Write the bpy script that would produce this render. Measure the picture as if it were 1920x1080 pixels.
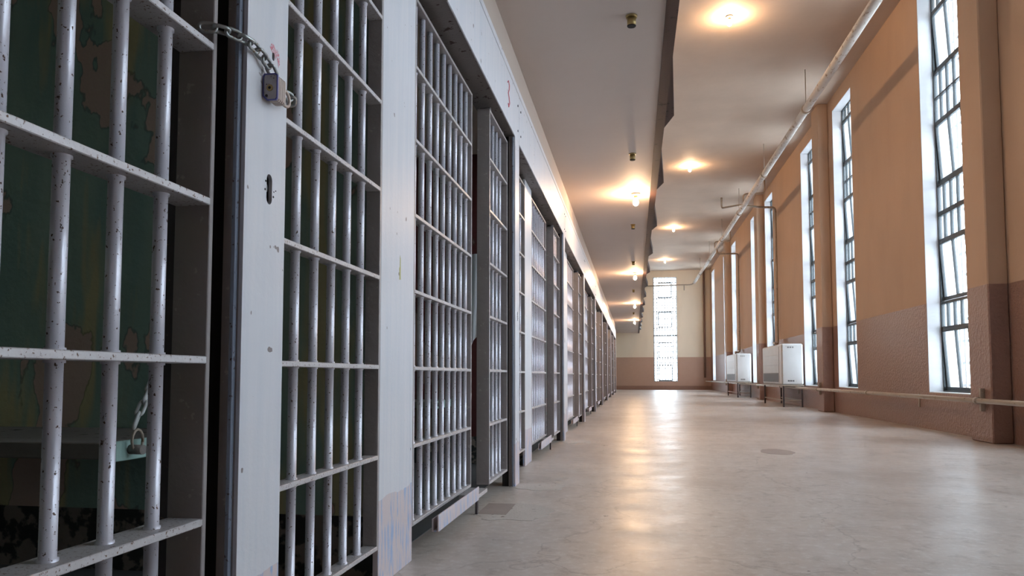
import bpy, bmesh, math, random
from mathutils import Vector, Matrix
from mathutils.geometry import tessellate_polygon
random.seed(7)
for o in list(bpy.data.objects): bpy.data.objects.remove(o)
S = bpy.context.scene
COL = S.collection
R = math.radians

# ------------------------------------------------------------ camera
cam = bpy.data.cameras.new('camera'); co = bpy.data.objects.new('camera', cam); COL.objects.link(co)
yaw, pitch = R(9.274), R(3.37)
F = Vector((-math.sin(yaw)*math.cos(pitch), math.cos(yaw)*math.cos(pitch), math.sin(pitch)))
RT = Vector((math.cos(yaw), math.sin(yaw), 0)); UP = RT.cross(F)
co.matrix_world = Matrix(((RT.x, UP.x, -F.x, 0), (RT.y, UP.y, -F.y, 0), (RT.z, UP.z, -F.z, .7), (0, 0, 0, 1)))
cam.lens = 26.25; cam.sensor_width = 36; cam.shift_y = 0.043; cam.clip_start = .02; cam.clip_end = 500
S.camera = co
# ------------------------------------------------------------ world + exposure
w = bpy.data.worlds.new('overcast_sky'); S.world = w; w.use_nodes = True
bg = w.node_tree.nodes['Background']
bg.inputs[0].default_value = (.85, .915, 1.0, 1); bg.inputs[1].default_value = 10.0
S.view_settings.view_transform = 'Standard'; S.view_settings.look = 'None'
S.view_settings.exposure = 0.80; S.view_settings.gamma = 1; S.view_settings.use_curve_mapping = False
BULB = 600.0

# ------------------------------------------------------------ layout constants
XW, XG, XP = 3.85, 4.02, 3.65           # right wall face, glazing, pilaster face
YB, YE = -4.0, 39.0                     # added near closing wall, far corridor end
HC = 6.12
XF, XA, XD = -.75, -.84, -.79           # post face, grille/panel face, door face
P = 3.38; NC = 9                        # cell period, last cell index
ZS = [.134, .43, .73, 1.03, 1.33, 1.63, 1.925, 2.2]
WIN = [1.15, 3.9, 6.6, 9.42, 13.84, 16.66, 21.49, 24.2, 29.15, 31.9, 36.8]; WW = 1.245  # first three are out of view, added to side-light the nearest bars
WZ0, WZ1 = .48, 5.85

# ------------------------------------------------------------ materials
def mat(name):
    m = bpy.data.materials.new(name); m.use_nodes = True
    nt = m.node_tree; b = nt.nodes['Principled BSDF']
    return m, nt, b
def N(nt, t, **k):
    n = nt.nodes.new(t)
    for a, v in k.items():
        if a in ('operation', 'blend_type', 'data_type', 'distance', 'feature', 'noise_dimensions'): setattr(n, a, v)
        else: n.inputs[a].default_value = v
    return n
def pos(nt, scale=(1, 1, 1)):
    g = nt.nodes.new('ShaderNodeNewGeometry'); mp = nt.nodes.new('ShaderNodeMapping')
    mp.inputs['Scale'].default_value = scale; nt.links.new(g.outputs['Position'], mp.inputs[0]); return mp.outputs[0]
def noise(nt, vec, scale, detail=4, rough=.55):
    n = N(nt, 'ShaderNodeTexNoise', Scale=scale, Detail=detail, Roughness=rough); nt.links.new(vec, n.inputs['Vector']); return n.outputs[0]
def ramp(nt, fac, stops):
    r = nt.nodes.new('ShaderNodeValToRGB'); e = r.color_ramp.elements
    while len(e) > 1: e.remove(e[0])
    e[0].position = stops[0][0]; e[0].color = (*stops[0][1], 1)
    for p_, c in stops[1:]:
        q = e.new(p_); q.color = (*c, 1)
    nt.links.new(fac, r.inputs[0]); return r.outputs[0]
def mix(nt, fac, a, b):
    m = nt.nodes.new('ShaderNodeMix'); m.data_type = 'RGBA'
    for s, v in ((0, fac), (6, a), (7, b)):
        if isinstance(v, (int, float)): m.inputs[s].default_value = v
        elif isinstance(v, tuple): m.inputs[s].default_value = (*v, 1)
        else: nt.links.new(v, m.inputs[s])
    return m.outputs[2]
def bump(nt, b, h, strength, dist=.01):
    n = N(nt, 'ShaderNodeBump', Strength=strength, Distance=dist); nt.links.new(h, n.inputs['Height']); nt.links.new(n.outputs[0], b.inputs['Normal'])
W0, W1 = (0, 0, 0), (1, 1, 1)
def painted(name, c1, c2, speck=None, sp_lo=.62, sp_hi=.66, sp_scale=60, rough=.45, metal=0, scale=6, bmp=.15, stretch=(1, 1, 1), bscale=80):
    m, nt, b = mat(name); p = pos(nt, stretch)
    col = mix(nt, noise(nt, p, scale), c1, c2)
    if speck:
        f = ramp(nt, noise(nt, p, sp_scale, 3, .6), [(sp_lo, W0), (sp_hi, W1)])
        col = mix(nt, f, col, speck)
        rf = ramp(nt, f, [(0, (rough,)*3), (1, (.85,)*3)]); nt.links.new(rf, b.inputs['Roughness'])
    else: b.inputs['Roughness'].default_value = rough
    nt.links.new(col, b.inputs['Base Color']); b.inputs['Metallic'].default_value = metal
    bump(nt, b, noise(nt, p, bscale, 4), bmp, .004)
    return m
M = {}
M['bar'] = painted('silver_painted_bar', (.74, .73, .80), (.62, .60, .68), (.10, .055, .04), .635, .665, 170, .36, .33, 9, .12, (1, 1, .8))
M['strap'] = painted('grey_painted_flat_bar', (.60, .57, .58), (.44, .40, .40), (.16, .09, .055), .60, .67, 160, .42, .25, 14, .3)
M['stile'] = painted('grey_brown_stile_paint', (.40, .36, .35), (.30, .26, .255), (.50, .46, .44), .66, .70, 40, .38, .2, 7, .7, (1, 1, 1), 28)
M['darksteel'] = painted('dark_worn_steel', (.10, .085, .09), (.055, .045, .05), (.3, .2, .16), .68, .72, 60, .42, .3, 8, .3)
M['guide'] = painted('blue_grey_guide_steel', (.30, .34, .42), (.20, .22, .28), (.1, .06, .05), .62, .68, 70, .35, .4, 8, .2)
M['rust_edge'] = painted('rusty_soffit_steel', (.20, .17, .16), (.12, .10, .095), (.05, .025, .02), .6, .66, 25, .5, .1, 5, .4)
M['brown'] = painted('brown_painted_steel', (.048, .018, .013), (.035, .014, .010), (.02, .01, .008), .62, .7, 8, .6, .1, 5, .3)
M['chain'] = painted('galvanised_chain', (.42, .44, .44), (.25, .25, .24), (.3, .2, .12), .6, .68, 120, .3, .8, 60, .1)
M['lock'] = painted('scuffed_lock_plate', (.42, .39, .40), (.28, .24, .24), (.1, .06, .05), .62, .68, 160, .4, .5, 60, .2)
M['lockbody'] = painted('lock_laminations', (.52, .42, .36), (.40, .33, .30), None, rough=.4, metal=.5, scale=50)
M['lockrim'] = painted('blue_lock_rim', (.10, .10, .36), (.07, .07, .25), None, rough=.45, scale=50)
M['brass'] = painted('tarnished_brass', (.42, .30, .12), (.28, .19, .08), None, rough=.35, metal=.6, scale=40)
M['pipebrown'] = painted('brown_painted_pipe', (.24, .13, .09), (.18, .10, .07), None, rough=.5)
M['black'] = painted('black_void', (.01, .008, .008), (.014, .01, .01), None, rough=.8)
M['red'] = painted('red_paint_mark', (.55, .10, .14), (.62, .30, .34), (.62, .58, .62), .50, .54, 220, .6, 0, 90)
M['redline'] = painted('red_brush_line', (.62, .10, .13), (.55, .14, .16), None, rough=.6)
M['yellow'] = painted('mustard_paint_chip', (.42, .40, .12), (.5, .45, .2), None, rough=.6, scale=60)
M['heater'] = painted('heater_enamel', (.62, .62, .63), (.50, .50, .49), (.42, .36, .28), .66, .76, 14, .35, 0, 3, .05)
M['heaterdark'] = painted('heater_grille_grey', (.22, .19, .18), (.16, .14, .14), None, rough=.5)
M['rustpipe'] = painted('stained_pipe', (.46, .39, .32), (.32, .25, .19), (.16, .09, .05), .62, .7, 20, .4, .15, 4, .2)
M['lagging'] = painted('white_lagged_pipe', (.62, .58, .54), (.42, .38, .34), (.28, .2, .15), .58, .66, 18, .6, 0, 5, .5, (1, .4, 1))
M['winframe'] = painted('dark_window_steel', (.035, .045, .05), (.02, .025, .03), None, rough=.45)
M['lattice'] = painted('pale_outer_bars', (.72, .74, .76), (.6, .62, .64), None, rough=.6)
M['cloth'] = painted('white_cotton', (.78, .80, .84), (.70, .73, .78), None, rough=.9, bmp=.3)
M['mint'] = painted('mint_plank_lit_end', (.36, .50, .45), (.28, .42, .38), (.12, .15, .25), .66, .69, 14, .5, 0, 8, .2)  # mint paint made paler for the corridor light on the bunk end
M['plank_top'] = painted('worn_plank_top', (.26, .23, .21), (.18, .16, .15), (.05, .04, .035), .62, .67, 20, .6, 0, 6, .3, (1, 1, 1))
M['bulbbase'] = painted('cream_porcelain', (.6, .5, .4), (.5, .4, .3), None, rough=.4)
M['floorpatch'] = painted('mortar_patch', (.56, .52, .49), (.44, .40, .37), (.2, .15, .13), .62, .7, 22, .6, 0, 6, .5)
M['floorhole'] = painted('patch_infill', (.36, .30, .275), (.27, .22, .20), None, rough=.6, scale=12, bmp=.3)

def post_paint():
    m, nt, b = mat('pale_blue_grey_paint'); p = pos(nt)
    c = mix(nt, noise(nt, p, 2.2), (.62, .61, .655), (.68, .65, .66))
    st = ramp(nt, noise(nt, pos(nt, (20, 20, 1.2)), 1.5, 3), [(.35, W0), (.75, W1)])
    c = mix(nt, st, c, (.57, .575, .62))
    chips = ramp(nt, noise(nt, p, 26, 2, .4), [(.735, W0), (.745, W1)])
    c = mix(nt, chips, c, (.22, .18, .18))
    # paint scuffs close to the floor: pink coat with blue scratches
    sx = nt.nodes.new('ShaderNodeSeparateXYZ'); nt.links.new(pos(nt), sx.inputs[0])
    nz = noise(nt, p, 3)
    add = N(nt, 'ShaderNodeMath', operation='MULTIPLY_ADD'); nt.links.new(nz, add.inputs[0]); add.inputs[1].default_value = .12; nt.links.new(sx.outputs[2], add.inputs[2])
    low = N(nt, 'ShaderNodeMath', operation='LESS_THAN'); nt.links.new(add.outputs[0], low.inputs[0]); low.inputs[1].default_value = .35
    scr = ramp(nt, noise(nt, pos(nt, (60, 60, 6)), 1.3, 4, .6), [(.52, W0), (.6, W1)])
    pink = mix(nt, scr, (.60, .50, .50), (.30, .40, .60))
    c = mix(nt, low.outputs[0], c, pink)
    nt.links.new(c, b.inputs['Base Color']); b.inputs['Roughness'].default_value = .42
    bump(nt, b, noise(nt, p, 60), .12, .004); return m
M['post'] = post_paint()

def wall_mat(name, up1, up2, lo1, lo2, zsplit, stip=.35):
    m, nt, b = mat(name); p = pos(nt)
    sx = nt.nodes.new('ShaderNodeSeparateXYZ'); nt.links.new(p, sx.inputs[0])
    up = mix(nt, noise(nt, p, .9), up1, up2)
    streak = ramp(nt, noise(nt, pos(nt, (1.6, 1.6, .5)), 1.6, 5), [(.45, W0), (.9, (.35,)*3)])
    up = mix(nt, streak, up, tuple(x*.8 for x in up2))
    lo = mix(nt, noise(nt, p, 5), lo1, lo2)
    lt = N(nt, 'ShaderNodeMath', operation='LESS_THAN'); nt.links.new(sx.outputs[2], lt.inputs[0]); lt.inputs[1].default_value = zsplit
    nt.links.new(mix(nt, lt.outputs[0], up, lo), b.inputs['Base Color'])
    rr = mix(nt, lt.outputs[0], (.75, .75, .75), (.38, .38, .38)); nt.links.new(rr, b.inputs['Roughness'])
    mu = N(nt, 'ShaderNodeMath', operation='MULTIPLY_ADD'); nt.links.new(lt.outputs[0], mu.inputs[0]); mu.inputs[1].default_value = stip; mu.inputs[2].default_value = .12
    bn = N(nt, 'ShaderNodeBump', Distance=.02); nt.links.new(mu.outputs[0], bn.inputs['Strength'])
    nt.links.new(noise(nt, p, 26, 5, .6), bn.inputs['Height']); nt.links.new(bn.outputs[0], b.inputs['Normal'])
    return m
M['wall'] = wall_mat('tan_plaster_wall', (.57, .385, .265), (.50, .33, .225), (.33, .19, .145), (.28, .155, .12), 1.66, .75)
M['endwall'] = wall_mat('cream_end_wall', (.84, .72, .58), (.78, .66, .52), (.50, .32, .25), (.46, .29, .22), 1.66, .1)
M['plaster'] = painted('pinkish_plaster', (.52, .43, .37), (.46, .38, .33), None, rough=.75, scale=1.5, bmp=.3, bscale=20)
M['ceil'] = painted('ceiling_plaster', (.60, .47, .37), (.46, .355, .28), None, rough=.75, scale=1.3, bmp=.6, bscale=9)
M['soffit'] = painted('gallery_soffit_plaster', (.57, .475, .42), (.49, .405, .36), None, rough=.7, scale=1.1, bmp=.3, bscale=14)
M['reveal'] = painted('white_block_reveal', (.60, .60, .61), (.50, .50, .52), None, rough=.5, scale=4, bmp=.2, stretch=(.3, .3, 3))
M['cellshade'] = painted('dark_cell_floor_shade', (.12, .12, .12), (.08, .08, .085), None, rough=.8)

def cell_paint(name, g1, g2, y1, patch):
    m, nt, b = mat(name); p = pos(nt)
    c = mix(nt, ramp(nt, noise(nt, pos(nt, (5, 5, .9)), 1.3, 3), [(.4, W0), (.6, W1)]), g1, g2)
    c = mix(nt, ramp(nt, noise(nt, pos(nt, (7, 7, 1.1)), 1.0, 3), [(.48, W0), (.58, W1)]), c, y1)
    pn = noise(nt, pos(nt, (1.6, 1.6, .9)), 1.7, 5, .5)
    f = ramp(nt, pn, [(.585, W0), (.59, W1)]); c = mix(nt, f, c, patch)
    e = ramp(nt, pn, [(.578, W0), (.585, (.6,)*3), (.59, W0)]); c = mix(nt, e, c, (.05, .05, .04))
    # dark blotchy band near the floor
    sx = nt.nodes.new('ShaderNodeSeparateXYZ'); nt.links.new(p, sx.inputs[0])
    lt = N(nt, 'ShaderNodeMath', operation='LESS_THAN'); nt.links.new(sx.outputs[2], lt.inputs[0]); lt.inputs[1].default_value = .22
    nb = ramp(nt, noise(nt, p, 14, 4), [(.48, W0), (.54, W1)])
    c = mix(nt, lt.outputs[0], c, mix(nt, nb, (.03, .03, .03), (.24, .2, .17)))
    nt.links.new(c, b.inputs['Base Color']); b.inputs['Roughness'].default_value = .55
    bump(nt, b, noise(nt, p, 18, 5), .5, .008); return m
M['green'] = cell_paint('peeling_green_paint', (.23, .35, .31), (.30, .41, .34), (.50, .46, .26), (.56, .41, .35))
M['maroon'] = cell_paint('dark_maroon_paint', (.10, .02, .02), (.07, .015, .015), (.09, .02, .02), (.2, .12, .1))

def floor_mat():
    m, nt, b = mat('worn_polished_concrete'); p = pos(nt)
    c = mix(nt, noise(nt, p, .7, 5), (.44, .375, .335), (.60, .53, .475))
    c = mix(nt, ramp(nt, noise(nt, p, 3.5, 6, .65), [(.40, W0), (.85, (.7,)*3)]), c, (.38, .32, .29))
    c = mix(nt, ramp(nt, noise(nt, p, 22, 5, .7), [(.5, W0), (.75, W1)]), c, (.62, .585, .55))
    c = mix(nt, ramp(nt, noise(nt, p, 9, 6, .75), [(.52, W0), (.70, (.8,)*3)]), c, (.30, .245, .21))
    c = mix(nt, ramp(nt, noise(nt, pos(nt, (.8, .5, 1)), 1.1, 4, .6), [(.48, W0), (.72, (.65,)*3)]), c, (.33, .27, .235))
    v = N(nt, 'ShaderNodeTexVoronoi', feature='DISTANCE_TO_EDGE', Scale=.55)
    wv = nt.nodes.new('ShaderNodeVectorMath'); wv.operation = 'ADD'
    nn = N(nt, 'ShaderNodeTexNoise', Scale=2.2, Detail=6); nt.links.new(p, nn.inputs['Vector'])
    nt.links.new(p, wv.inputs[0]); nt.links.new(nn.outputs[1], wv.inputs[1]); nt.links.new(wv.outputs[0], v.inputs['Vector'])
    cr = ramp(nt, v.outputs['Distance'], [(0, W1), (.006, W0)])
    mul = N(nt, 'ShaderNodeMath', operation='MULTIPLY'); nt.links.new(cr, mul.inputs[0]); mul.inputs[1].default_value = .5
    c = mix(nt, mul.outputs[0], c, (.2, .16, .14))
    nt.links.new(c, b.inputs['Base Color'])
    r = ramp(nt, noise(nt, p, 2.3, 6, .7), [(.3, (.27,)*3), (.7, (.48,)*3)]); nt.links.new(r, b.inputs['Roughness'])
    b.inputs['Specular IOR Level'].default_value = .6
    bump(nt, b, noise(nt, pos(nt, (1, .6, 1)), 14, 6, .65), .22, .006); return m
M['floor'] = floor_mat()
def emit(name, c, s):
    m, nt, b = mat(name); b.inputs['Emission Color'].default_value = (*c, 1); b.inputs['Emission Strength'].default_value = s
    b.inputs['Base Color'].default_value = (1, .9, .7, 1); return m
M['bulb'] = emit('lit_bulb_glass', (1, .65, .37), BULB)
def glass():
    m = bpy.data.materials.new('dusty_window_glass'); m.use_nodes = True; nt = m.node_tree; nt.nodes.clear()
    o = nt.nodes.new('ShaderNodeOutputMaterial'); t = nt.nodes.new('ShaderNodeBsdfTransparent'); tr = nt.nodes.new('ShaderNodeBsdfTranslucent')
    g = nt.nodes.new('ShaderNodeBsdfGlossy'); g.inputs['Roughness'].default_value = .15
    tr.inputs[0].default_value = (.9, .95, .97, 1); t.inputs[0].default_value = (.93, .98, 1, 1)
    a = nt.nodes.new('ShaderNodeMixShader'); a.inputs[0].default_value = .035; nt.links.new(t.outputs[0], a.inputs[1]); nt.links.new(tr.outputs[0], a.inputs[2])
    c = nt.nodes.new('ShaderNodeMixShader'); c.inputs[0].default_value = .05; nt.links.new(a.outputs[0], c.inputs[1]); nt.links.new(g.outputs[0], c.inputs[2])
    nt.links.new(c.outputs[0], o.inputs[0]); return m
M['glass'] = glass()

# ------------------------------------------------------------ mesh helpers
class MB:
    def __init__(s): s.bm = bmesh.new()
    def box(s, x0, x1, y0, y1, z0, z1, bev=0):
        b = s.bm; xs = sorted((x0, x1)); ys = sorted((y0, y1)); zs = sorted((z0, z1))
        v = [b.verts.new((x, y, z)) for x in xs for y in ys for z in zs]
        fs = [b.faces.new([v[i] for i in q]) for q in ((0, 1, 3, 2), (4, 6, 7, 5), (0, 4, 5, 1), (2, 3, 7, 6), (0, 2, 6, 4), (1, 5, 7, 3))]
        if bev:
            es = list({e for f in fs for e in f.edges})
            bmesh.ops.bevel(b, geom=es, offset=bev, segments=1, affect='EDGES')
        return s
    def tube(s, pts, r, n=12, cap=True):
        b = s.bm; pts = [Vector(p) for p in pts]; rs = r if isinstance(r, (list, tuple)) else [r]*len(pts); rings = []; up = None
        for i, p in enumerate(pts):
            d = (pts[min(i+1, len(pts)-1)] - pts[max(i-1, 0)]).normalized()
            if up is None: up = d.orthogonal().normalized()
            up = (up - d*up.dot(d)).normalized(); q = d.cross(up)
            rings.append([b.verts.new(p + (up*math.cos(2*math.pi*k/n) + q*math.sin(2*math.pi*k/n))*rs[i]) for k in range(n)])
        for a, c in zip(rings, rings[1:]):
            for k in range(n):
                f = b.faces.new((a[k], a[(k+1) % n], c[(k+1) % n], c[k])); f.smooth = True
        if cap: b.faces.new(rings[0][::-1]); b.faces.new(rings[-1])
        return s
    def loop(s, pts, r, n=8):
        b = s.bm; pts = [Vector(p) for p in pts]; m = len(pts); rings = []
        nrm = sum(((pts[i]-pts[0]).cross(pts[(i+1) % m]-pts[0]) for i in range(m)), Vector()).normalized()
        for i, p in enumerate(pts):
            d = (pts[(i+1) % m]-pts[i-1]).normalized(); q = d.cross(nrm)
            rings.append([b.verts.new(p+(nrm*math.cos(2*math.pi*k/n)+q*math.sin(2*math.pi*k/n))*r) for k in range(n)])
        for i in range(m):
            a, c = rings[i], rings[(i+1) % m]
            for k in range(n):
                f = b.faces.new((a[k], a[(k+1) % n], c[(k+1) % n], c[k])); f.smooth = True
        return s
    def plate(s, outer, holes, fn, t):      # planar plate with holes; fn(u, v, d) -> xyz
        b = s.bm; loops = [outer]+holes; flat = [p for l in loops for p in l]
        tris = tessellate_polygon([[Vector((p[0], p[1], 0)) for p in l] for l in loops])
        A = [b.verts.new(fn(u, v, 0)) for u, v in flat]; B = [b.verts.new(fn(u, v, t)) for u, v in flat]
        for t3 in tris:
            try: b.faces.new([A[i] for i in t3]); b.faces.new([B[i] for i in t3][::-1])
            except ValueError: pass
        k = 0
        for l in loops:
            m = len(l)
            for i in range(m): b.faces.new((A[k+i], A[k+(i+1) % m], B[k+(i+1) % m], B[k+i]))
            k += m
        bmesh.ops.recalc_face_normals(b, faces=b.faces[:]); return s
    def sphere(s, c, r, sx=1, sy=1, sz=1, u=16, v=10):
        q = bmesh.ops.create_uvsphere(s.bm, u_segments=u, v_segments=v, radius=r)
        for vt in q['verts']: vt.co = Vector((vt.co.x*sx, vt.co.y*sy, vt.co.z*sz)) + Vector(c)
        for f in s.bm.faces: f.smooth = True
        return s
    def build(s, name, m, parent=None, origin=None):
        o0 = Vector(origin) if origin is not None else Vector((0, 0, 0))
        bmesh.ops.recalc_face_normals(s.bm, faces=s.bm.faces[:])
        if o0.length: bmesh.ops.translate(s.bm, verts=s.bm.verts[:], vec=-o0)
        me = bpy.data.meshes.new(name); s.bm.to_mesh(me); s.bm.free()
        o = bpy.data.objects.new(name, me); me.materials.append(M[m] if isinstance(m, str) else m)
        COL.objects.link(o); o.location = o0
        if parent: o.parent = parent
        return o
def thing(name, label, cat, loc=(0, 0, 0), group=None):
    o = bpy.data.objects.new(name, None); o.empty_display_size = .1; COL.objects.link(o); o.location = loc
    return tag(o, label, cat, group)
def tag(o, label, cat, group=None):
    o['label'] = label; o['category'] = cat
    if group: o['group'] = group
    return o
def struct(o, label=None):
    o['kind'] = 'structure'
    if label: o['label'] = label
    return o
def copy_tree(o, parent=None):
    c = o.copy(); COL.objects.link(c); c.parent = parent
    for ch in o.children: copy_tree(ch, c)
    return c
def arc(c, r, a0, a1, n, fn):
    return [fn(c[0]+r*math.cos(R(a0+(a1-a0)*i/n)), c[1]+r*math.sin(R(a0+(a1-a0)*i/n))) for i in range(n+1)]

# ============================================================ ROOM SHELL
struct(MB().box(-3.5, 4.4, YB-.3, YE+.5, -.2, 0).build('floor', 'floor'), 'worn grey concrete floor with glossy patches')
struct(MB().box(-3.5, 4.4, YB-.3, YE+.5, HC, HC+.2).build('ceiling', 'ceil'), 'high plaster ceiling')
# right wall with window openings
mb = MB(); ys = [YB-.3]
for y in WIN: ys += [y, y+WW]
ys.append(YE+.3)
for i in range(0, len(ys), 2): mb.box(XW, 4.3, ys[i], ys[i+1], 0, HC)
for y in WIN: mb.box(XW, 4.3, y, y+WW, 0, WZ0); mb.box(XW, 4.3, y, y+WW, WZ1, HC)
struct(mb.build('wall_right', 'wall'), 'tan plaster wall above a brown painted dado')
for i, y in enumerate((.8, 8.45, 15.41, 22.95, 30.75)):
    o = MB().box(XP, XW-.001, y, y+.5, 0, HC, .012).build('trim_%d' % (i+1), 'wall', origin=(XP, y, 0)); struct(o, 'shallow wall pilaster')
# end wall with one tall window
EX0, EX1, EZ0, EZ1 = 1.0, 2.2, .42, 5.78
mb = MB().box(-3.5, EX0, YE, YE+.45, 0, HC).box(EX1, XW, YE, YE+.45, 0, HC).box(EX0, EX1, YE, YE+.45, 0, EZ0).box(EX0, EX1, YE, YE+.45, EZ1, HC)
struct(mb.build('wall_far', 'endwall'), 'cream end wall above a brown dado')
struct(MB().box(-3.3, XW, YE-.03, YE-.001, 0, .20).build('baseboard_far', 'wall'), 'low curb along the foot of the end wall')
struct(MB().box(-3.3, XW, YB-.2, YB, 0, HC).build('wall_near_added', 'wall'))  # unseen closing wall, added behind the camera to hold the light in
# left: outer wall of the cells, wall over the cell fronts, cell ceilings
struct(MB().box(-3.5, -3.1, YB-.2, YE, 0, HC).build('wall_cell_back', 'green'))
struct(MB().box(-3.09, -.93, YB, 1.51+P*NC+.3, 0, .003).build('floor_cells', 'cellshade'), 'floor inside the cells, darkened to deepen their shade')  # dark sheet over the shared floor, painted for shade inside the cells
LB = 1.51 + P*NC + .3
struct(MB().box(-3.099, -.95, YB, LB, 2.5, HC).box(-.95, -.79, YB, LB, 2.62, 2.919).box(-.95, -.79, YB, LB, 3.07, HC).build('wall_left', 'plaster'), 'plaster wall above the cell fronts')  # part above the gallery is unseen, put in to bounce light
struct(MB().box(-3.09, -.84, YB, -.95, 0, 2.499).build('wall_left_near', 'post'))
for k in range(-1, NC+1):
    y0 = 2.47 + P*k
    o = MB().box(-3.09, -.862, y0, y0+.24, .001, 2.499).build('wall_partition', 'maroon' if k == 1 else 'green', origin=(-2, y0, 0))
    struct(o, 'painted partition wall between two cells')
# gallery slab over the walk
struct(MB().box(-.949, .21, YB, YE-.001, 2.92, 3.07).build('ceiling_gallery', 'soffit'), 'underside of the upper gallery')
g = tag(MB().box(.21, .285, YB, YE-.002, 2.905, 3.10).build('gallery_edge_beam', 'brown', origin=(.21, YB, 2.905)), 'long dark brown steel beam edging the upper gallery', 'beam')
outs = [3.95, 6.22, 8.41, 10.86, 13.29] + [13.29+2.43*i for i in range(1, 10)]
for i, yo in enumerate(outs):
    yo *= 1.035; y0, y1 = yo-1.25, yo+.33
    pl = [(.286, y0), (.36, yo), (.286, y1)]
    o = MB().plate(pl, [], lambda u, v, d: (u, v, 2.935+d), .10).build('gallery_bracket', 'brown', origin=(.29, yo, 2.935))
    nth = ['first', 'second', 'third', 'fourth', 'fifth', 'sixth', 'seventh', 'eighth', 'ninth', 'tenth', 'eleventh', 'twelfth', 'thirteenth', 'fourteenth'][i]
    tag(o, 'dark brown wedge bracket on the gallery edge, %s from the camera' % nth, 'bracket', 'wedge brackets along the gallery edge')

# ============================================================ WINDOWS
def win_bars(mb, u0, u1, v0, v1, fn, step_u, step_v, t=.018):
    pass
def make_window(n, near, label, end=False):
    """built in local (u along wall, d outward depth, z)"""
    Wd = (EX1-EX0) if end else WW; z0, z1 = (EZ0, EZ1) if end else (WZ0, WZ1); D = .17
    if end: fn = lambda u, d, z: (EX0+u, YE+d, z)
    else:   fn = lambda u, d, z: (XW+d, near+u, z)
    org = fn(0, D, z0)
    def B(mb, u0, u1, d0, d1, a, b, bev=0):
        p, q = fn(u0, d0, a), fn(u1, d1, b); mb.box(p[0], q[0], p[1], q[1], p[2], q[2], bev); return mb
    mb = MB(); f = .032
    B(mb, 0, f, D, D+.045, z0, z1); B(mb, Wd-f, Wd, D, D+.045, z0, z1)
    B(mb, f, Wd-f, D, D+.045, z0, z0+.035); B(mb, f, Wd-f, D, D+.045, z1-.03, z1)
    k = (z1-z0)/5.37
    zz = lambda h: z0+(h-.48)*k
    bands = [(.48, 1.33, 'v'), (1.33, 1.66, 'r'), (1.66, 2.49, 'v'), (2.49, 2.845, 'r'), (2.845, 3.23, 'r'), (3.23, 4.08, 'v'), (4.08, 4.415, 'r'), (4.415, 4.75, 'r'), (4.75, 5.60, 'v'), (5.60, 5.85, 'r')]
    for a, b, t in bands[1:]:
        h = .04 if a == 2.845 else (.014 if a == 4.415 else .022)
        B(mb, f, Wd-f, D, D+.045, zz(a)-h/1.3, zz(a)+h/1.3)
    nc = 6; vu0, vu1 = ((Wd*.22, Wd*.78) if end else (Wd*2/6., Wd-f))
    for a, b, t in bands:
        for c in range(1, nc):
            u = Wd*c/nc
            if t == 'v' and vu0-.01 < u < vu1+.01: continue
            B(mb, u-.009, u+.009, D, D+.04, zz(a), zz(b))
        if t == 'v':
            B(mb, vu0-.018, vu0, D, D+.04, zz(a), zz(b))
            if end: B(mb, vu1, vu1+.018, D, D+.04, zz(a), zz(b))
            for q in (1/3., 2/3.):
                h = a+(b-a)*q; B(mb, f, vu0, D, D+.04, zz(h)-.009, zz(h)+.009)
                if end: B(mb, vu1, Wd-f, D, D+.04, zz(h)-.009, zz(h)+.009)
    root = mb.build('window_%d' % n, 'winframe', origin=org); struct(root, label)
    def part(mb, name, m):
        o = mb.build(name, m, root, origin=None); o.matrix_parent_inverse = Matrix.Translation(org).inverted(); return o
    # pivoting sashes, bottoms swung out
    for a, b, t in bands:
        if t != 'v': continue
        A, Bz = zz(a)+.02, zz(b)-.02; H = Bz-A; out = .045
        def sf(u, d, z): # tilt outwards towards the bottom
            s_ = (Bz-z)/H; p = fn(u, d+out*s_, z+.012*s_); return p
        def sb(mb, u0, u1, d0, d1, za, zb):
            bmx = mb.bm; v = [bmx.verts.new(sf(u, d, z)) for u in (u0, u1) for d in (d0, d1) for z in (za, zb)]
            for q in ((0, 1, 3, 2), (4, 6, 7, 5), (0, 4, 5, 1), (2, 3, 7, 6), (0, 2, 6, 4), (1, 5, 7, 3)): bmx.faces.new([v[i] for i in q])
        m2 = MB(); d0, d1 = D-.006, D+.03; um = (vu0+vu1)/2
        sb(m2, vu0, vu0+.024, d0, d1, A, Bz); sb(m2, vu1-.024, vu1, d0, d1, A, Bz); sb(m2, um-.009, um+.009, d0, d1, A, Bz)
        sb(m2, vu0, vu1, d0-.01, d1, A, A+.045); sb(m2, vu0, vu1, d0, d1, Bz-.03, Bz)
        sash = part(m2, 'sash', 'winframe')
        m3 = MB(); sb(m3, vu0+.024, vu1-.024, D+.012, D+.016, A+.04, Bz-.03); m3.build('sash_pane', 'glass', sash)
    m4 = MB()
    for a, b, t in bands:
        B(m4, f, (vu0-.018 if t == 'v' else Wd-f), D+.018, D+.022, zz(a)+.02, zz(b)-.02)
        if end and t == 'v': B(m4, vu1+.018, Wd-f, D+.018, D+.022, zz(a)+.02, zz(b)-.02)
    part(m4, 'pane', 'glass')
    # outer security lattice
    m5 = MB(); u = .05
    while u < Wd: B(m5, u-.02, u+.02, D+.19, D+.21, z0, z1); u += .137
    z = z0+.1
    while z < z1: B(m5, 0, Wd, D+.21, D+.225, z-.02, z+.02); z += .285
    part(m5, 'security_bars', 'lattice')
    # painted reveal lining
    m6 = MB(); t = .012
    B(m6, -.0, t, .001, D, z0, z1); B(m6, Wd-t, Wd, .001, D, z0, z1); B(m6, t, Wd-t, .001, D, z1-t, z1); B(m6, t, Wd-t, .001, D, z0, z0+t)
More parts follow.
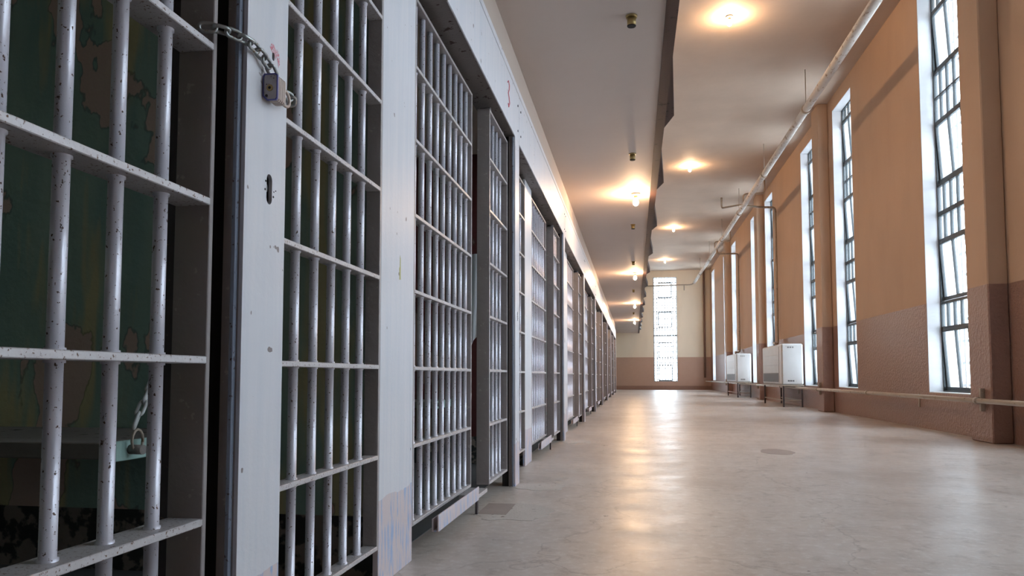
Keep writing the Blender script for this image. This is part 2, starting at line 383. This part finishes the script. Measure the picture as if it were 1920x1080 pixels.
    B(m6, -.0, t, D+.046, .42, z0, z1); B(m6, Wd-t, Wd, D+.046, .42, z0, z1)
    part(m6, 'reveal', 'reveal')
    # light portal in the opening
    L = bpy.data.lights.new('window_portal', 'AREA'); L.shape = 'RECTANGLE'; L.cycles.is_portal = True
    lo = bpy.data.objects.new('window_portal', L); COL.objects.link(lo); c = fn(Wd/2, D+.40, (z0+z1)/2)
    if end: L.size, L.size_y = Wd, z1-z0; lo.rotation_euler = (R(-90), 0, 0)
    else: L.size, L.size_y = z1-z0, Wd; lo.rotation_euler = (0, R(90), 0)
    lo.location = c
for i, y in enumerate(WIN): make_window(i+1, y, 'tall narrow steel-framed window of small panes in the right wall')
make_window(len(WIN)+1, 0, 'tall bright window in the end wall', True)

# ============================================================ CELL FRONTS
ORD = ['nearest cell', 'second cell from the camera', 'third cell from the camera', 'fourth cell from the camera', 'fifth cell from the camera', 'sixth cell from the camera', 'seventh cell from the camera', 'eighth cell from the camera', 'ninth cell from the camera', 'last cell before the end wall']
def vbar(x, y, z0, z1, straps, r=.012):
    pts, rs = [], []
    for z in [z0] + [s for s in straps if z0 < s < z1] + [z1]:
        if z in straps and z0 < z < z1:
            pts += [(x, y, z-.0115), (x, y, z-.011), (x, y, z+.011), (x, y, z+.0115)]; rs += [r, r*1.22, r*1.22, r]
        else: pts.append((x, y, z)); rs.append(r)
    mb = MB(); mb.tube(pts, rs, 14); return mb
def grille_at(name, label, cat, y0, y1, bars, xf, depth, xb, straps, group, loc, skip_first=False):
    t = thing(name, label, cat, loc, group)
    mb = MB(); th = .013
    for y in (y0, y1-th): mb.box(xf, xf-depth, y, y+th, straps[0]-.008, straps[-1]+.008, .0015)
    mb.box(xf+.0005, xf-depth, y0, y1, straps[-1]-.007, straps[-1]+.007, .0015)
    def rel(o): o.parent = t; o.location = Vector(o.location)-Vector(loc)
    rel(mb.build('frame', 'stile', origin=(xf-depth/2, y0, straps[0])))
    for z in straps[:-1]:
        rel(MB().box(xf+.001, xf-depth+.002, y0+th, y1-th+.0005, z-.007, z+.007, .0015).build('crossbar', 'strap', origin=(xf, y0, z)))
    for y in bars:
        rel(vbar(xb, y, straps[0]-.005, straps[-1], straps).build('bar', 'bar', origin=(xb, y, straps[0])))
    return t
ZD = [.112] + ZS[1:]
loc0 = Vector((XA, 1.55, 0)); 
g_narrow = grille_at('fixed_grille', '', 'grille', 1.55, 2.40, [2.268-.116*i for i in range(6)], XA, .05, -.864, ZS, 'narrow grilles beside the cell panels', (XA, 1.55, 0))
g_wide = grille_at('fixed_grille', '', 'grille', 2.781, 3.83, [3.765-.1155*i for i in range(9)], XA, .05, -.864, ZS, 'wide grilles of the cells', (XA, 2.781, 0))
g_door = grille_at('cell_door', '', 'door', .70, 1.30, [1.19-.1165*i for i in range(4)], XD, .072, -.825, ZD, 'barred sliding cell doors', (XD, .70, 0))
# door rollers on the bottom and top of the door
for yy in (.78, 1.2):
    o = MB().tube([(-.80, yy, 2.225), (-.86, yy, 2.225)], .018, 16).build('roller', 'darksteel', g_door, origin=(-.83, yy, 2.225)); o.location = Vector((-.83, yy, 2.225))-Vector((XD, .70, 0))
# post with lock slot
def oblong(cy, cz, w, h, n=6):
    r = w/2; return arc((cy, cz+h/2-r), r, 0, 180, n, lambda u, v: (u, v)) + arc((cy, cz-h/2+r), r, 180, 360, n, lambda u, v: (u, v))
post = thing('lock_post', '', 'post', (XF, 1.34, 0), 'lock posts between door and grille')
hy = 1.4405
def PL(mb, name, m, parent=post, base=(XF, 1.34, 0)):
    o = mb.build(name, m, parent, origin=None); o.location = -Vector(base); return o
mb = MB().plate([(1.34, 0), (1.512, 0), (1.512, 2.26), (1.34, 2.26)], [oblong(hy, 1.09, .024, .064), oblong(1.447, 1.378, .010, .020)], lambda u, v, d: (XF-d, u, v), .008)
PL(mb, 'face_plate', 'post')
PL(MB().box(XF-.0085, XF-.042, 1.34, 1.348, 0, 2.26), 'side_web', 'stile')
PL(MB().box(XF-.0085, XF-.085, 1.504, 1.512, 0, 2.26), 'side_web', 'stile')
PL(MB().box(XF-.024, XF-.085, 1.3485, 1.5035, 0, 2.26), 'dark_filler', 'black')  # black block painted as the dark inside the slot and post
for dy, dz in ((-.016, .014), (-.018, -.004), (.018, -.012), (.020, -.001), (.028, .003)): PL(MB().tube([(XF-.001, hy+dy, 1.09+dz), (XF+.0006, hy+dy, 1.09+dz)], .0026 if abs(dy) < .019 else .0016, 8), 'screw_hole', 'black')
PL(MB().tube([(XF-.024, hy, 1.094), (XF-.008, hy, 1.094)], .0095, 16), 'lock_cylinder', 'chain')
PL(MB().box(-.7605, -.7690, 1.328, 1.3395, 0, 2.25, .001), 'guide_lip', 'guide')
# steel panel on the end of the partition
panel = MB().box(XA, XA-.02, 2.402, 2.78, 0, 2.26, .002).build('steel_panel', 'post', origin=(XA, 2.402, 0)); panel['category'] = 'panel'; panel['group'] = 'steel panels between the cell grilles'
# header beam
hd = thing('header_beam', '', 'beam', (XF, 1.512, 2.26), 'header beams over the cell fronts')
def HL(mb, name, m): o = mb.build(name, m, hd, origin=None); o.location = -Vector((XF, 1.512, 2.26)); return o
y0, y1 = 1.515, 1.512+P-.002
HL(MB().box(XF, XF-.008, y0, y1, 2.26, 2.585, .0015), 'face_plate', 'post')
HL(MB().box(XF-.0085, -.90, y0, y1, 2.262, 2.27), 'soffit_plate', 'rust_edge')
HL(MB().box(XF-.0, -.79, y0, y1, 2.594, 2.635, .002), 'top_lip', 'post')
HL(MB().box(XF-.02, -.79, y0, y1, 2.565, 2.593), 'groove', 'black')
bm_ = MB()
for yy in (y0+.06, y1-.06):
    for zz_ in (2.33, 2.5): bm_.tube([(XF-.002, yy, zz_), (XF+.004, yy, zz_)], .0075, 10)
HL(bm_, 'bolt', 'darksteel')
# door guide under the wide grille
gd = thing('door_guide', '', 'rail', (-.785, 2.95, .08), 'door guide rails under the cell fronts')
def GL(mb, name, m): o = mb.build(name, m, gd, origin=None); o.location = -Vector((-.785, 2.95, .08)); return o
GL(MB().box(-.780, -.786, 2.95, 3.74, .075, .142, .001).box(-.7865, -.808, 2.95, 3.74, .075, .081).box(-.803, -.808, 2.95, 3.74, .081, .126), 'channel', 'post')
GL(MB().box(-.788, -.885, 3.741, 4.0, .076, .096, .001), 'bracket', 'strap')
GL(MB().box(-.788, -.80, 3.742, 3.765, 0, .0755), 'foot', 'darksteel')

protos = dict(narrow=(g_narrow, 'narrow barred grille beyond the lock post of the %s'),
              wide=(g_wide, 'wide barred grille left of the door of the %s'),
              door=(g_door, 'silver-grey barred sliding door of the %s'),
              post=(post, 'pale steel lock post beside the door of the %s'),
              panel=(panel, 'pale flat steel panel at the far side of the %s'),
              header=(hd, 'pale steel header beam starting beyond the lock post of the %s'),
              guide=(gd, 'pale low guide rail below the wide grille of the %s'))
for key, (pr, lab) in protos.items():
    shift = 1 if key in ('wide', 'guide') else 0          # these belong to the next cell
    last = NC if key not in ('narrow', 'panel', 'header', 'wide', 'guide') else NC-1
    for k in range(0, last+1):
        o = pr if k == 0 else copy_tree(pr)
        o.location.y = pr.location.y + P*k
        idx = k+shift
        o['label'] = lab % (ORD[idx] if idx < 10 else 'last cell')
        if key == 'door' and k > 0: o.location.y -= .02
first_door = g_door; first_door['label'] = 'silver-grey barred sliding door of the nearest cell, chained to the post'
post['label'] = 'pale steel lock post with a padlocked chain and red paint smear'
hdn = copy_tree(hd); hdn.location.y = hd.location.y-P; hdn['label'] = 'pale grey steel header beam over the nearest door, above the frame top'
wn = copy_tree(g_wide); wn.location.y = g_wide.location.y-P; wn['label'] = 'wide barred grille of the nearest cell, left of its door'
struct(MB().box(-.88, -.92, 1.315, 1.336, 0, 2.26).build('trim_6', 'darksteel', origin=(-.9, 1.32, 0)), 'dark jamb strip behind the chained door')

# marks on the first post / panel / header
o = MB().plate([(1.430, 1.392), (1.438, 1.402), (1.447, 1.403), (1.456, 1.394), (1.463, 1.400), (1.472, 1.392), (1.476, 1.373), (1.470, 1.362), (1.464, 1.376), (1.461, 1.384), (1.455, 1.374), (1.450, 1.386), (1.441, 1.384)], [], lambda u, v, d: (XF+.0003+d*.001, u, v), .3).build('paint_smear', 'red', origin=(XF, 1.45, 1.4))
tag(o, 'small red paint smear on the pale lock post by the padlock', 'paint mark')
o.location = (XF, 1.45, 1.4)
o = MB().plate([(2.60, 1.05), (2.615, 1.052), (2.613, 1.13), (2.605, 1.14), (2.603, 1.10), (2.597, 1.09)], [], lambda u, v, d: (XA+.0003+d*.001, u, v), .3).build('paint_chip', 'yellow', origin=(XA, 2.6, 1.05))
tag(o, 'mustard yellow paint chip on the pale steel panel', 'paint mark')
pts = [(4.42, 2.50), (4.45, 2.52), (4.48, 2.50), (4.47, 2.47), (4.44, 2.44), (4.47, 2.42), (4.49, 2.39), (4.46, 2.36), (4.44, 2.375)]
o = MB().tube([(XF+.001, y, z) for y, z in pts], .004, 6).build('red_mark', 'redline', origin=(XF, 4.45, 2.4))
tag(o, 'red painted figure 2 on the pale header beam', 'paint mark')

# ============================================================ CHAIN AND PADLOCK
def link_pts(a, b, side, w=.0085):
    a, b = Vector(a), Vector(b); d = (b-a); L = d.length; d.normalize(); s = (side - d*side.dot(d)).normalized()
    out = []
    for i in range(7): t = math.pi*i/6; out.append(a + d*(w - w*math.sin(t)) + s*w*math.cos(t))
    for i in range(7): t = math.pi*i/6; out.append(b - d*(w - w*math.sin(t)) - s*w*math.cos(t))
    return out
def add_chain(path, wire, w, root, mname='chain', gap=None):
    # resample path into links
    path = [Vector(p) for p in path]; L = sum((b-a).length for a, b in zip(path, path[1:]))
    def at(s):
        for a, b in zip(path, path[1:]):
            l = (b-a).length
            if s <= l or b is path[-1]: return a+(b-a)*(s/l)
            s -= l
    pitch_ = gap; n = max(1, round(L/pitch_)); pitch_ = L/n
    for i in range(n):
        a, b = at(i*pitch_), at((i+1)*pitch_); d = (b-a).normalized(); e = wire*.9
        side = Vector((0, 0, 1)) if i % 2 == 0 else Vector((1, .2, .0)); 
        side = side + Vector((.35, 0, .35))
        mb = MB(); mb.loop(link_pts(a-d*e, b+d*e, side, w), wire, 8)
        o = mb.build('link', mname, root, origin=None); o.location = -Vector(root.location)
ch = thing('door_chain', 'steel chain looped from the nearest barred door to the padlock', 'chain', (-.74, 1.31, 1.38))
add_chain([(-.802, 1.262, 1.358), (-.775, 1.278, 1.362), (-.758, 1.300, 1.360), (-.7400, 1.330, 1.356), (-.7365, 1.365, 1.349), (-.7355, 1.40, 1.340), (-.736, 1.425, 1.325)], .0036, .0078, ch, gap=.026)
ch2 = thing('chain_end', 'last chain link hooked on the far end of the padlock shackle', 'chain', (-.73, 1.50, 1.32))
add_chain([(-.740, 1.482, 1.308), (-.735, 1.508, 1.309), (-.745, 1.524, 1.300)], .0036, .0078, ch2, gap=.026)
# padlock: key face towards the camera, body runs along the post, shackle beyond
pk = thing('padlock', 'scuffed laminated padlock with a blue rim hanging on the chain', 'padlock', (-.73, 1.42, 1.30))
def KL(mb, name, m): o = mb.build(name, m, pk, origin=None); o.location = -Vector(pk.location); return o
px0, px1, pz0, pz1 = -.747, -.717, 1.266, 1.320
def hexp(x0, x1, z0, z1, c): return [(x0+c, z0), (x1-c*.3, z0), (x1, z0+c*.4), (x1, z1-c*.4), (x1-c*.5, z1), (x0+c*.3, z1), (x0, z1-c*.5), (x0, z0+c)]
for i in range(8): 
    e = .0006*(i % 2)
    pass
lam = MB()
for i in range(10):
    e = .0007*(i % 2); ya = 1.4055+.0036*i
    lam.plate(hexp(px0+e, px1-e, pz0+e, pz1-e, .009), [], (lambda ya: lambda u, v, d: (u, ya+d, v))(ya), .00355)
KL(lam, 'lock_body', 'lockbody')
KL(MB().plate(hexp(px0-.0012, px1+.0012, pz0-.0012, pz1+.0012, .009), [hexp(px0+.0012, px1-.0012, pz0+.0012, pz1-.0012, .009)], lambda u, v, d: (u, 1.401+d, v), .004), 'rim', 'lockrim')
kp = KL(MB().plate(hexp(px0+.0013, px1-.0013, pz0+.0013, pz1-.0013, .009), [], lambda u, v, d: (u, 1.402+d, v), .003), 'key_plate', 'lock')
MB().tube([(-.733, 1.4025, 1.291), (-.733, 1.4005, 1.291)], .007, 16).build('keyway', 'brass', kp)
KL(MB().tube([(-.733, 1.4007, 1.291), (-.733, 1.4000, 1.291)], .003, 10).tube([(-.740, 1.4025, 1.275), (-.740, 1.4010, 1.275)], .003, 8), 'keyhole', 'black')
sh = [(-.732, 1.441, 1.309)] + [(-.732, 1.470+.018*math.sin(R(a)), 1.293+.016*math.cos(R(a))) for a in range(0, 181, 20)] + [(-.732, 1.441, 1.277)]
KL(MB().tube(sh, .0035, 10), 'shackle', 'lockbody')

# ============================================================ BUNKS AND CELL CONTENTS
def bunk(k, lab, matn='mint'):
    dy = P*k; t = thing('bunk', lab, 'bunk', (-2.2, 2.1+dy, .46), 'wall bunks')
    def L(mb, name, m): o = mb.build(name, m, t, origin=None); o.location = -Vector(t.location); return o
    L(MB().box(-1.44, -3.08, 1.90+dy, 2.465+dy, .465, .512, .003), 'plank', 'plank_top')
    L(MB().box(-1.43, -1.4395, 1.895+dy, 2.465+dy, .460, .517, .002), 'end_board', matn)  # pale board carries the light falling on this end
    L(MB().tube([(-1.431, 1.955+dy, .49), (-1.385, 1.95+dy, .49)], .014, 12), 'pivot_bolt', 'plank_top')
    L(MB().loop([(-1.41, 1.958+dy+.024*math.cos(R(a)), .515+.032*math.sin(R(a))) for a in range(0, 360, 30)], .004, 8), 'ring', 'rustpipe')
    return t
bunk(0, 'hinged mint-edged plank bunk hung by a chain in the nearest cell')
c2 = thing('bunk_chain', 'pale chain holding up the near corner of the plank bunk', 'chain', (-1.35, 2.0, .6))
add_chain([(-1.405, 1.935, .556), (-1.41, 1.975, .615), (-1.415, 2.02, .673), (-1.42, 2.09, .765), (-1.42, 2.22, .94), (-1.42, 2.455, 1.27)], .0048, .0105, c2, 'heater', gap=.042)
bunk(1, 'plank bunk inside the second cell, behind its barred door')
def cloth_sheet(x0, x1, y, z0, z1, name, lab, cat):
    mb = MB(); nx, nz = 14, 16; g = []
    for i in range(nx+1):
        row = []
        for j in range(nz+1):
            s_, t_ = i/nx, j/nz
            row.append(mb.bm.verts.new((x0+(x1-x0)*(s_*(1-.25*(t_))+.1*t_), y+.02*math.sin(s_*16)+.012*math.sin(t_*6), z1-(z1-z0)*t_*(1-.06*math.sin(s_*9)))))
        g.append(row)
    for i in range(nx):
        for j in range(nz): mb.bm.faces.new((g[i][j], g[i+1][j], g[i+1][j+1], g[i][j+1])).smooth = True
    o = mb.build(name, 'cloth', origin=(x0, y, z0)); md = o.modifiers.new('t', 'SOLIDIFY'); md.thickness = .006
    c = MB().tube([(-1.16, y, 1.56), (-1.16, y, 2.499)], .004, 8).build('cord', 'plank_top', o); c.location = -Vector((x0, y, z0))
    return tag(o, lab, cat)
cloth_sheet(-1.26, -1.06, 5.25, .95, 1.58, 'white_towel', 'white cloth hanging inside the second cell behind the door gap', 'towel')

# ============================================================ LAMPS
def lamp(x, y, z, lab, grp):
    t = thing('ceiling_lamp', lab, 'lamp', (x, y, z), grp)
    b = MB().tube([(0, 0, 0), (0, 0, -.02), (0, 0, -.03)], [.055, .055, .03], 20).build('base', 'bulbbase', t)
    MB().tube([(0, 0, -.03), (0, 0, -.06)], [.022, .02], 14).build('socket', 'brass', t)
    sk = t.children[-1]
    MB().tube([(0, 0, -.06), (0, 0, -.08), (0, 0, -.10), (0, 0, -.125), (0, 0, -.145), (0, 0, -.155)], [.016, .024, .033, .034, .022, .005], 14).build('bulb', 'bulb', sk)
    return t
names = ['nearest', 'second nearest', 'third nearest', 'farthest']
for i, y in enumerate((9.1, 16.2, 23.0, 30.0)):
    lamp(.04, y, 2.92, 'lit bare bulb under the gallery, %s of the row' % names[i], 'bulbs under the gallery')
for i, y in enumerate((11.35, 19.5, 27.6, 35.3)):
    lamp(1.47, y, HC, 'lit bare bulb on the high ceiling, %s of the row' % names[i], 'bulbs on the high ceiling')
nm = ['nearest and largest', 'second nearest', 'third nearest', 'fourth nearest', 'fifth nearest', 'farthest']
for i, y in enumerate((4.55, 7.45, 11.0, 14.6, 19.4, 26.4)):
    t = thing('ceiling_socket', 'small unlit brass socket under the gallery, %s of the row' % nm[i], 'socket', (.005, y, 2.92), 'unlit sockets under the gallery')
    MB().tube([(0, 0, 0), (0, 0, -.012)], [.036, .034], 20).build('rim', 'brass', t)
    MB().tube([(0, 0, -.012), (0, 0, -.062)], [.028, .027], 20).build('cup', 'brass', t)
    MB().tube([(0, 0, -.0622), (0, 0, -.067)], [.028, .026], 20).build('opening', 'black', t)

# ============================================================ PIPES
t = thing('overhead_pipe', 'long pale lagged pipe hung under the high ceiling', 'pipe', (3.04, 0, 5.4))
def OL(mb, name, m, r=t): o = mb.build(name, m, r, origin=None); o.location = -Vector(r.location); return o
OL(MB().tube([(3.04, YB+.01, 5.4), (3.04, 38.4, 5.4)], .068, 20), 'pipe_run', 'lagging')
for y in (4.8, 9.2, 13.6, 17.9, 22.1, 26.4, 30.7, 35.0):
    OL(MB().tube([(3.04, y-.05, 5.4), (3.04, y+.05, 5.4)], .082, 20).tube([(3.04, y, 5.47), (3.04, y, 5.50)], .02, 8), 'coupling', 'rustpipe')
    OL(MB().tube([(3.04, y, 5.48), (3.04, y, HC)], .008, 8), 'hanger_rod', 'rustpipe')
def bent(pts, r, rad=.08):
    out = [Vector(pts[0])]
    P_ = [Vector(p) for p in pts]
    for i in range(1, len(P_)-1):
        a, b, c = P_[i-1], P_[i], P_[i+1]; k = min(rad, (a-b).length*.45, (c-b).length*.45)
        p, q = b+(a-b).normalized()*k, b+(c-b).normalized()*k
        for j in range(6): s_ = j/5; out.append(p*(1-s_)**2+b*2*s_*(1-s_)+q*s_**2)
    out.append(P_[-1]); return MB().tube(out, r, 12)
def pipe(name, lab, pts, r, m='rustpipe', rad=.1):
    c = Vector(pts[-1]); o = bent(pts, r, rad).build(name, m, origin=c); return tag(o, lab, 'pipe')
pipe('branch_pipe', 'branch pipe from the ceiling down the wall to the nearer heater', [(2.68, 23.2, HC-.002), (2.68, 23.2, 5.80), (3.1, 22.2, 5.66), (3.40, 20.75, 5.25), (3.78, 20.7, 5.22), (3.78, 20.7, 1.55), (3.6, 20.3, 1.56), (3.6, 20.05, 1.54), (3.6, 20.05, 1.4305)], .03)
pipe('branch_pipe', 'short branch pipe rising to the ceiling near the wall pilaster', [(3.05, 21.3, 5.472), (3.05, 21.3, 5.76), (3.62, 21.3, 5.76), (3.62, 21.3, HC-.002)], .025)
pipe('branch_pipe', 'branch pipe down the wall to the farther heater', [(3.04, 28.0, 5.328), (3.04, 28.0, 5.18), (3.3, 28.0, 5.16), (3.78, 28.0, 5.16), (3.78, 28.0, 1.55), (3.6, 27.9, 1.56), (3.6, 27.7, 1.54), (3.6, 27.7, 1.4305)], .03)
pipe('branch_pipe', 'short branch pipe near the ceiling between the far windows', [(3.05, 28.8, 5.472), (3.05, 28.8, 5.76), (3.62, 28.8, 5.76), (3.62, 28.8, HC-.002)], .025)
pipe('cross_pipe', 'thin pipe crossing the top of the end window', [(3.04, 38.405, 5.4), (3.04, 38.62, 5.4), (2.9, 38.72, 5.34), (.3, 38.72, 5.3)], .03)
pipe('sprinkler_drop', 'tiny pipe stub hanging under the end of the overhead pipe', [(2.55, 38.72, 5.30), (2.55, 38.72, 5.05)], .025)
pipe('corner_pipe', 'brown vertical pipe in the corner beside the end wall', [(3.54, 38.9, HC), (3.54, 38.9, .62)], .05, 'pipebrown')
t2 = thing('wall_pipe', 'long heating pipe running low along the right wall', 'pipe', (3.58, 0, .44))
def WLc(mb, name, m): return OL(mb, name, m, t2)
WLc(MB().tube([(3.58, YB+.01, .44), (3.58, 38.9, .44)], .026, 16), 'pipe_run', 'rustpipe')
for y in (8.62, 15.6, 23.1, 30.9): WLc(MB().box(3.606, 3.649, y-.02, y+.02, .33, .57, .002), 'bracket', 'rustpipe'); WLc(MB().tube([(3.58, y-.03, .44), (3.58, y+.03, .44)], .036, 14), 'collar', 'rustpipe')
for y in (11.0, 18.6, 26.6): WLc(MB().box(3.606, 3.849, y-.012, y+.012, .40, .415).box(3.835, 3.849, y-.02, y+.02, .28, .46), 'bracket', 'rustpipe')
for y in (5.4, 12.4, 19.4, 29.0): WLc(MB().tube([(3.58, y-.035, .44), (3.58, y+.035, .44)], .034, 14), 'coupling', 'rustpipe')

# ============================================================ HEATERS
def heater(y0, y1, lab):
    x0, x1, z0, z1 = 3.29, 3.76, .50, 1.43
    t = thing('unit_heater', lab, 'heater', (3.5, y0, 0), 'white unit heaters by the right wall')
    L = lambda mb, name, m: OL(mb, name, m, t)
    L(MB().box(x0, x1, y0, y1, z0, z1, .03), 'cabinet', 'heater')
    m1 = MB()
    for a, b in ((z0+.06, .95), (.955, 1.18), (1.185, z1-.05)):
        if a < .9:
            m1.box(x0-.006, x0, y0+.30, y0+.34, a, b); m1.box(x0-.006, x0, y1-.10, y1-.06, a, b); m1.box(x0-.006, x0, y0+.34, y1-.10, .77, b)
        else: m1.box(x0-.006, x0, y0+.30, y1-.06, a, b-.006, .002)
    fp = L(m1, 'front_panel', 'heater')
    g_ = MB()
    for i in range(9): g_.box(x0-.004, x0+.002, y0+.35, y1-.11, z0+.065+i*.021, z0+.079+i*.021)
    (MB().box(x0-.002, x0+.001, y0+.34, y1-.10, z0+.06, .77)).build('grille', 'heaterdark', fp)
    g_.build('grille_slats', 'darksteel', fp)
    L(MB().box(x0-.012, x1+.004, y0-.012, y1+.012, z0-.03, z0-.001, .004), 'base_tray', 'rustpipe')
    s_ = MB()
    for i in range(2):
        for j in range(3):
            s_.box(x0+.13+j*.05, x0+.165+j*.05, y0-.003, y0+.001, 1.335+i*.018, 1.345+i*.018)
            s_.box(x0+.13+j*.05, x0+.170+j*.05, y0-.003, y0+.001, .575+i*.018, .588+i*.018)
    L(s_, 'vent_slot', 'black')
    for x in (x0+.02, x1-.05):
        for y in (y0+.02, y1-.05): L(MB().box(x, x+.035, y, y+.035, 0, z0-.031, .003), 'leg', 'darksteel')
    L(MB().box(x0+.03, x0+.045, y0+.05, y1-.05, .14, .165).box(x1-.04, x1-.025, y0+.05, y1-.05, .14, .165).box(x0+.05, x1-.05, y0+.03, y0+.045, .14, .165), 'stretcher', 'rustpipe')
    return t
heater(17.65, 20.15, 'white enamel unit heater on a steel stand, nearer of the two')
heater(25.2, 27.8, 'white enamel unit heater on a steel stand, farther of the two')

# ============================================================ FLOOR REPAIRS
def blob(cx, cy, rx, ry, n, jit, seed, name, m, lab, z=.0015, rect=False):
    rd = random.Random(seed); pl = []
    for i in range(n):
        a = 2*math.pi*i/n; k = 1+rd.uniform(-jit, jit); pl.append((cx+rx*k*math.cos(a), cy+ry*k*math.sin(a)))
    if rect: pl = [(cx-rx, cy-ry), (cx+rx, cy-ry), (cx+rx, cy+ry), (cx-rx, cy+ry)]
    o = MB().plate(pl, [], lambda u, v, d: (u, v, d), z).build(name, m, origin=(cx, cy, 0)); return tag(o, lab, 'floor patch')
blob(-.62, 3.85, .20, .24, 26, .12, 1, 'mortar_patch', 'floorpatch', 'pale mortar patch on the floor near the second cell')
blob(-.72, 3.92, .075, .16, 4, 0, 2, 'patch_infill', 'floorhole', 'square darker infill set in the pale mortar patch', .0022, True)
blob(-.60, 4.75, .17, .16, 22, .2, 3, 'mortar_patch', 'floorpatch', 'ragged mortar patch at the foot of the second lock post')
blob(-.62, 8.0, .15, .2, 20, .2, 5, 'mortar_patch', 'floorpatch', 'ragged mortar patch at the foot of the third lock post')
blob(1.30, 7.27, .15, .26, 28, .06, 4, 'round_patch', 'floorhole', 'brown oval patch alone in the middle of the floor')
